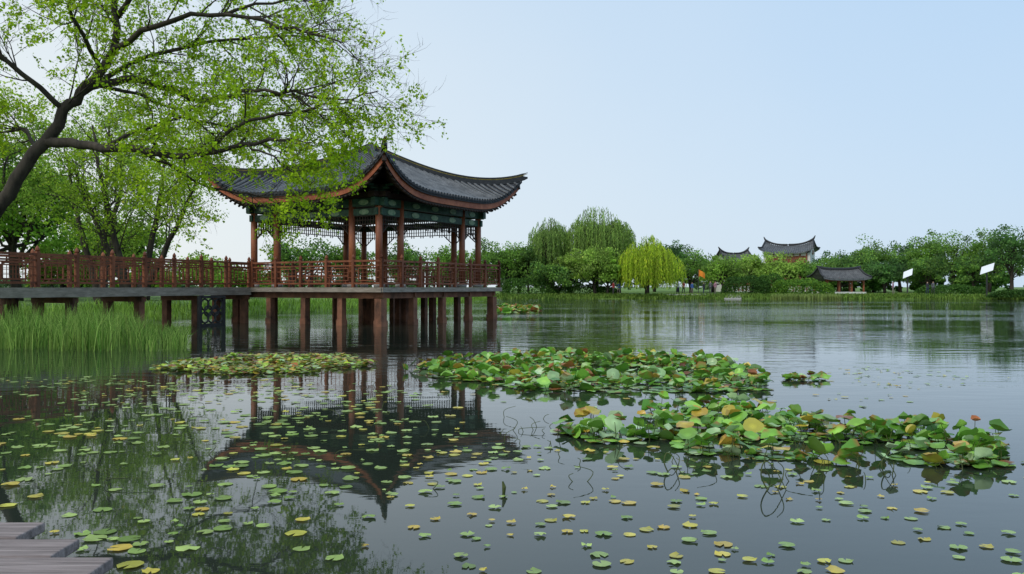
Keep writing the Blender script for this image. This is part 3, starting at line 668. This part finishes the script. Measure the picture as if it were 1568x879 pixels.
# ------------------------------------------------------------------ far buildings
def hall(name,x,y,Lx,Wy,zr,ze,tip,rot=0,walls=True):
    e=empty(name); e.location=(x,y,0); e.rotation_euler[2]=rot; zg=.6; mb=MB(); r=MB()
    if walls:
        mb.beam((-Lx*.42,0,(zg+ze)/2),(Lx*.42,0,(zg+ze)/2),Wy*.8,ze-zg,0)
        for sx in (-1,1):
            xg=sx*Lx*.425; vs=[(xg,-Wy*.41,ze),(xg,Wy*.41,ze),(xg,0,zr-.25)]; vs2=[(a-sx*.2,b,c) for a,b,c in vs]; mb.add(vs+vs2,[(0,1,2),(3,5,4),(0,2,5,3),(1,4,5,2)],0)
        for k in range(7):
            xx=-Lx*.36+Lx*.72*k/6; mb.beam((xx,-Wy*.415,zg+.2),(xx,-Wy*.415,ze-.1),.18,.18,1,side=(1,0,0))
        for k in range(6):
            xx=-Lx*.36+Lx*.72*(k+.5)/6; mb.beam((xx,-Wy*.405,zg+1.0),(xx,-Wy*.405,ze-.5),Lx*.09,.06,1,side=(1,0,0))
        mb.beam((Lx*.431,-.5,(ze+zr)/2-.5),(Lx*.431,.5,(ze+zr)/2-.5),.06,.7,1)
    else:
        for sx in (-.38,-.13,.13,.38):
            for sy in (-.38,.38): mb.tube([(Lx*sx,Wy*sy,zg-.1),(Lx*sx,Wy*sy,ze+.2)],.12,8,1)
        mb.beam((-Lx*.42,0,zg+.1),(Lx*.42,0,zg+.1),Wy*.84,.25,0)
        mb.beam((-Lx*.4,-Wy*.38,ze-.1),(Lx*.4,-Wy*.38,ze-.1),.12,.35,1)
    mb.obj('walls',[M_WHITE,M_REDWOOD],e)
    n=24; m=8
    for sg in (1,-1):
        vs=[];fs=[]
        for i in range(m+1):
            t=i/m
            for j in range(n+1):
                s=-1+2*j/n; hx=Lx/2*(.86+.14*t)
                z=zr+(ze-zr)*(1-(1-t)**1.35)+tip*abs(s)**4*(.5+.5*abs(2*t-1))
                vs.append((s*hx,sg*Wy/2*t,z))
        o=len(vs); vs+=[(a,b,c-.18) for a,b,c in vs]
        for i in range(m):
            for j in range(n): q=i*(n+1)+j; fs.append((q,q+1,q+n+2,q+n+1)); fs.append((o+q,o+q+n+1,o+q+n+2,o+q+1))
        for j in range(n): q=m*(n+1)+j; fs.append((q,q+1,o+q+1,o+q))
        r.add(vs,fs,0)
        for j in range(0,n+1): 
            pts=[Vector(vs[i*(n+1)+j])+Vector((0,0,.04)) for i in range(m+1)]; r.tube(pts,.07,4,0)
        for sx in (0,n): r.tube([Vector(vs[i*(n+1)+sx])+Vector((0,0,.1)) for i in range(m+1)],.13,5,1)
    pts=[]
    for j in range(n+1):
        s=-1+2*j/n; pts.append(Vector((s*Lx*.44,0,zr+.15+tip*abs(s)**3)))
    pts=[pts[0]+Vector((-.25,0,tip*.55))]+pts+[pts[-1]+Vector((.25,0,tip*.55))]
    r.tube(pts,[.06]+[.17]*(n+1)+[.06],6,1); r.obj('curved_roof',[M_TILE,M_RIDGE],e)
    return e
hall('tile_roofed_hall',45.2,131,8.6,6.0,8.2,6.9,.9,-.5)
hall('tile_roofed_hall',37,134,5.6,4.6,6.9,5.8,.7,.15)
hall('waterside_kiosk',42.5,104.5,6.4,4.6,3.65,2.45,.25,.1,False)
sp=MB()
for i in range(4): sp.beam((25.6+i*.25,96.9+i*.45,.05+i*.13),(27.6+i*.25,96.9+i*.45,.05+i*.13),.5,.14,0)
sp.obj('stone_steps',[M_STONE])
pth=MB(); pth.beam((19,99.4,.5),(26,99.4,.5),.8,.16,0); pth.obj('stone_quay',[M_STONE])
def signb(x,y,h,w,hh):
    zb=gz(x,y); mb=MB(); mb.beam((x,y,zb-.2),(x,y,h-.3),.13,.13,0,side=(1,0,0)); mb.beam((x,y,zb-.02),(x,y,zb+.1),.5,.5,0,side=(1,0,0))
    o=Vector((x,y-.12,h)); a=Vector((w/2,0,hh*.28)); b_=Vector((w*.18,.3,hh/2)); n=Vector((0,.06,-.02))
    vs=[o-a-b_,o+a-b_,o+a+b_,o-a+b_]; vs=vs+[v+n for v in vs]; mb.add(vs,[(0,1,2,3),(7,6,5,4),(0,4,5,1),(1,5,6,2),(2,6,7,3),(3,7,4,0)],1)
    mb.obj('sign_board',[M_METAL,M_SIGN])
signb(48.0,97.5,3.1,1.1,.8); signb(55.5,93.9,3.6,1.5,.9)
fl=MB(); fl.tube([(23.2,100,.4),(23.2,100,3.7)],.04,6,0); 
vs=[];fs=[]
for i in range(7):
    for j in range(2): vs.append((23.25+i*.13,100+.08*math.sin(i*1.3),3.65-j*.7-i*.08-(.35 if (j==1 and i<1) else 0)))
for i in range(6): fs.append((2*i,2*i+1,2*i+3,2*i+2))
fl.add(vs,fs,1); fl.obj('orange_flag',[M_METAL,M_ORANGE])
def person(x,y,h,top,leg,face):
    zb=gz(x,y); s=h/1.72
    J=[(0,0,.95,.13),(0,0,1.2,.12),(0,0,1.42,.13),(0,0,1.53,.05),(0,0,1.62,.09),(0,0,1.7,.08),
       (.18,0,1.40,.055),(.24,.03,1.13,.045),(.22,-.12,.9,.035),(-.18,0,1.40,.055),(-.24,.02,1.13,.045),(-.2,-.1,.88,.035),
       (.09,0,.88,.09),(.11,-.04,.48,.06),(.1,.05,.08,.045),(.11,-.12,.03,.04),(-.09,0,.88,.09),(-.12,.08,.48,.06),(-.12,.14,.08,.045),(-.12,0,.03,.04)]
    E=[(0,1),(1,2),(2,3),(3,4),(4,5),(2,6),(6,7),(7,8),(2,9),(9,10),(10,11),(0,12),(12,13),(13,14),(14,15),(0,16),(16,17),(17,18),(18,19)]
    me=bpy.data.meshes.new('person'); me.from_pydata([(a*s,b*s,c*s) for a,b,c,_ in J],E,[])
    m,nt,b=new_mat('clothes'); tcn=nt.nodes.new('ShaderNodeTexCoord'); sp_=nt.nodes.new('ShaderNodeSeparateXYZ'); nt.links.new(tcn.outputs['Object'],sp_.inputs[0])
    mrn=nt.nodes.new('ShaderNodeMapRange'); mrn.inputs['From Max'].default_value=1.75*s; nt.links.new(sp_.outputs['Z'],mrn.inputs['Value'])
    rp=nt.nodes.new('ShaderNodeValToRGB'); cr=rp.color_ramp; cr.interpolation='CONSTANT'; cr.elements[0].color=(*leg,1); cr.elements[1].position=.54; cr.elements[1].color=(*top,1)
    e=cr.elements.new(.86); e.color=(.5,.3,.22,1); e=cr.elements.new(.95); e.color=(.015,.012,.01,1)
    nt.links.new(mrn.outputs[0],rp.inputs[0]); nt.links.new(rp.outputs[0],b.inputs['Base Color']); b.inputs['Roughness'].default_value=.8
    me.materials.append(m); o=bpy.data.objects.new('person',me); link(o); o.location=(x,y,zb); o.rotation_euler[2]=face
    sk=o.modifiers.new('skin','SKIN'); sb=o.modifiers.new('sub','SUBSURF'); sb.levels=1; sb.render_levels=1
    if not me.skin_vertices:
        bpy.context.view_layer.objects.active=o; o.select_set(True); bpy.ops.mesh.customdata_skin_add(); o.select_set(False)
    for i,v in enumerate(me.skin_vertices[0].data): v.radius=(J[i][3]*s,J[i][3]*s*.85); v.use_root=(i==0)
cset=[(.5,.5,.5),(.4,.05,.05),(.05,.12,.35),(.04,.04,.05),(.12,.12,.14),(.4,.2,.28)]
for i,(x,y) in enumerate([(20.9,101),(21.7,101.6),(22.6,100.8),(24.2,101.4),(25.0,101.2),(25.8,102),(27.0,101.5),(12.6,99.9),(13.3,100.1),(51,98.6),(51.8,98.8),(47.2,99.5)]):
    person(x,y,random.uniform(1.58,1.78),cset[i%6],[(.03,.04,.08),(.05,.05,.05),(.2,.18,.15)][i%3],random.uniform(0,6))
# ------------------------------------------------------------------ light, sky, camera
EL,AZ=math.radians(48),math.radians(215)
w=bpy.data.worlds.new('World'); scene.world=w; w.use_nodes=True; nt=w.node_tree; bg=nt.nodes['Background']
sky=nt.nodes.new('ShaderNodeTexSky'); sky.sky_type='NISHITA'; sky.sun_disc=False; sky.sun_elevation=EL; sky.sun_rotation=AZ; sky.dust_density=3; sky.air_density=1.2
tc=nt.nodes.new('ShaderNodeTexCoord'); sp_=nt.nodes.new('ShaderNodeSeparateXYZ'); nt.links.new(tc.outputs['Generated'],sp_.inputs[0])
m1=nt.nodes.new('ShaderNodeMath'); m1.operation='MULTIPLY_ADD'; m1.inputs[1].default_value=.75; m1.inputs[2].default_value=.26; nt.links.new(sp_.outputs['X'],m1.inputs[0])
m2=nt.nodes.new('ShaderNodeMath'); m2.operation='MULTIPLY_ADD'; m2.inputs[1].default_value=.9; m2.use_clamp=True; nt.links.new(sp_.outputs['Z'],m2.inputs[0]); nt.links.new(m1.outputs[0],m2.inputs[2])
nn=nt.nodes.new('ShaderNodeTexNoise'); nn.inputs['Scale'].default_value=1.6; nn.inputs['Detail'].default_value=4; nt.links.new(tc.outputs['Generated'],nn.inputs['Vector'])
m3=nt.nodes.new('ShaderNodeMath'); m3.operation='MULTIPLY_ADD'; m3.inputs[1].default_value=.35; nt.links.new(nn.outputs['Fac'],m3.inputs[0])
m4=nt.nodes.new('ShaderNodeMath'); m4.operation='SUBTRACT'; m4.inputs[1].default_value=.175; nt.links.new(m2.outputs[0],m4.inputs[0]); nt.links.new(m4.outputs[0],m3.inputs[2])
rp=nt.nodes.new('ShaderNodeValToRGB'); rp.color_ramp.elements[0].color=(8.8,9.4,9.6,1); rp.color_ramp.elements[1].color=(5.1,7.2,9.7,1)
nt.links.new(m3.outputs[0],rp.inputs[0])
mx=nt.nodes.new('ShaderNodeMix'); mx.data_type='RGBA'; mx.inputs['Factor'].default_value=.9
nt.links.new(sky.outputs[0],mx.inputs['A']); nt.links.new(rp.outputs[0],mx.inputs['B']); nt.links.new(mx.outputs['Result'],bg.inputs[0]); bg.inputs[1].default_value=.1
sl=bpy.data.lights.new('sun','SUN'); sl.energy=1.5; sl.angle=math.radians(14); sl.color=(1,.95,.88); so=bpy.data.objects.new('sun',sl); link(so)
sd=Vector((math.sin(AZ)*math.cos(EL),math.cos(AZ)*math.cos(EL),math.sin(EL))); so.rotation_euler=(-sd).to_track_quat('-Z','Y').to_euler(); so.location=(0,-10,30)
cam=bpy.data.cameras.new('camera'); cam.lens=28.24; cam.sensor_width=36; cam.clip_end=8000; cam.clip_start=.05
co=bpy.data.objects.new('camera',cam); link(co); co.location=(0,0,EYE); co.rotation_euler=(math.radians(90),0,0); scene.camera=co
scene.view_settings.view_transform='Standard'; scene.view_settings.look='None'; scene.view_settings.exposure=0
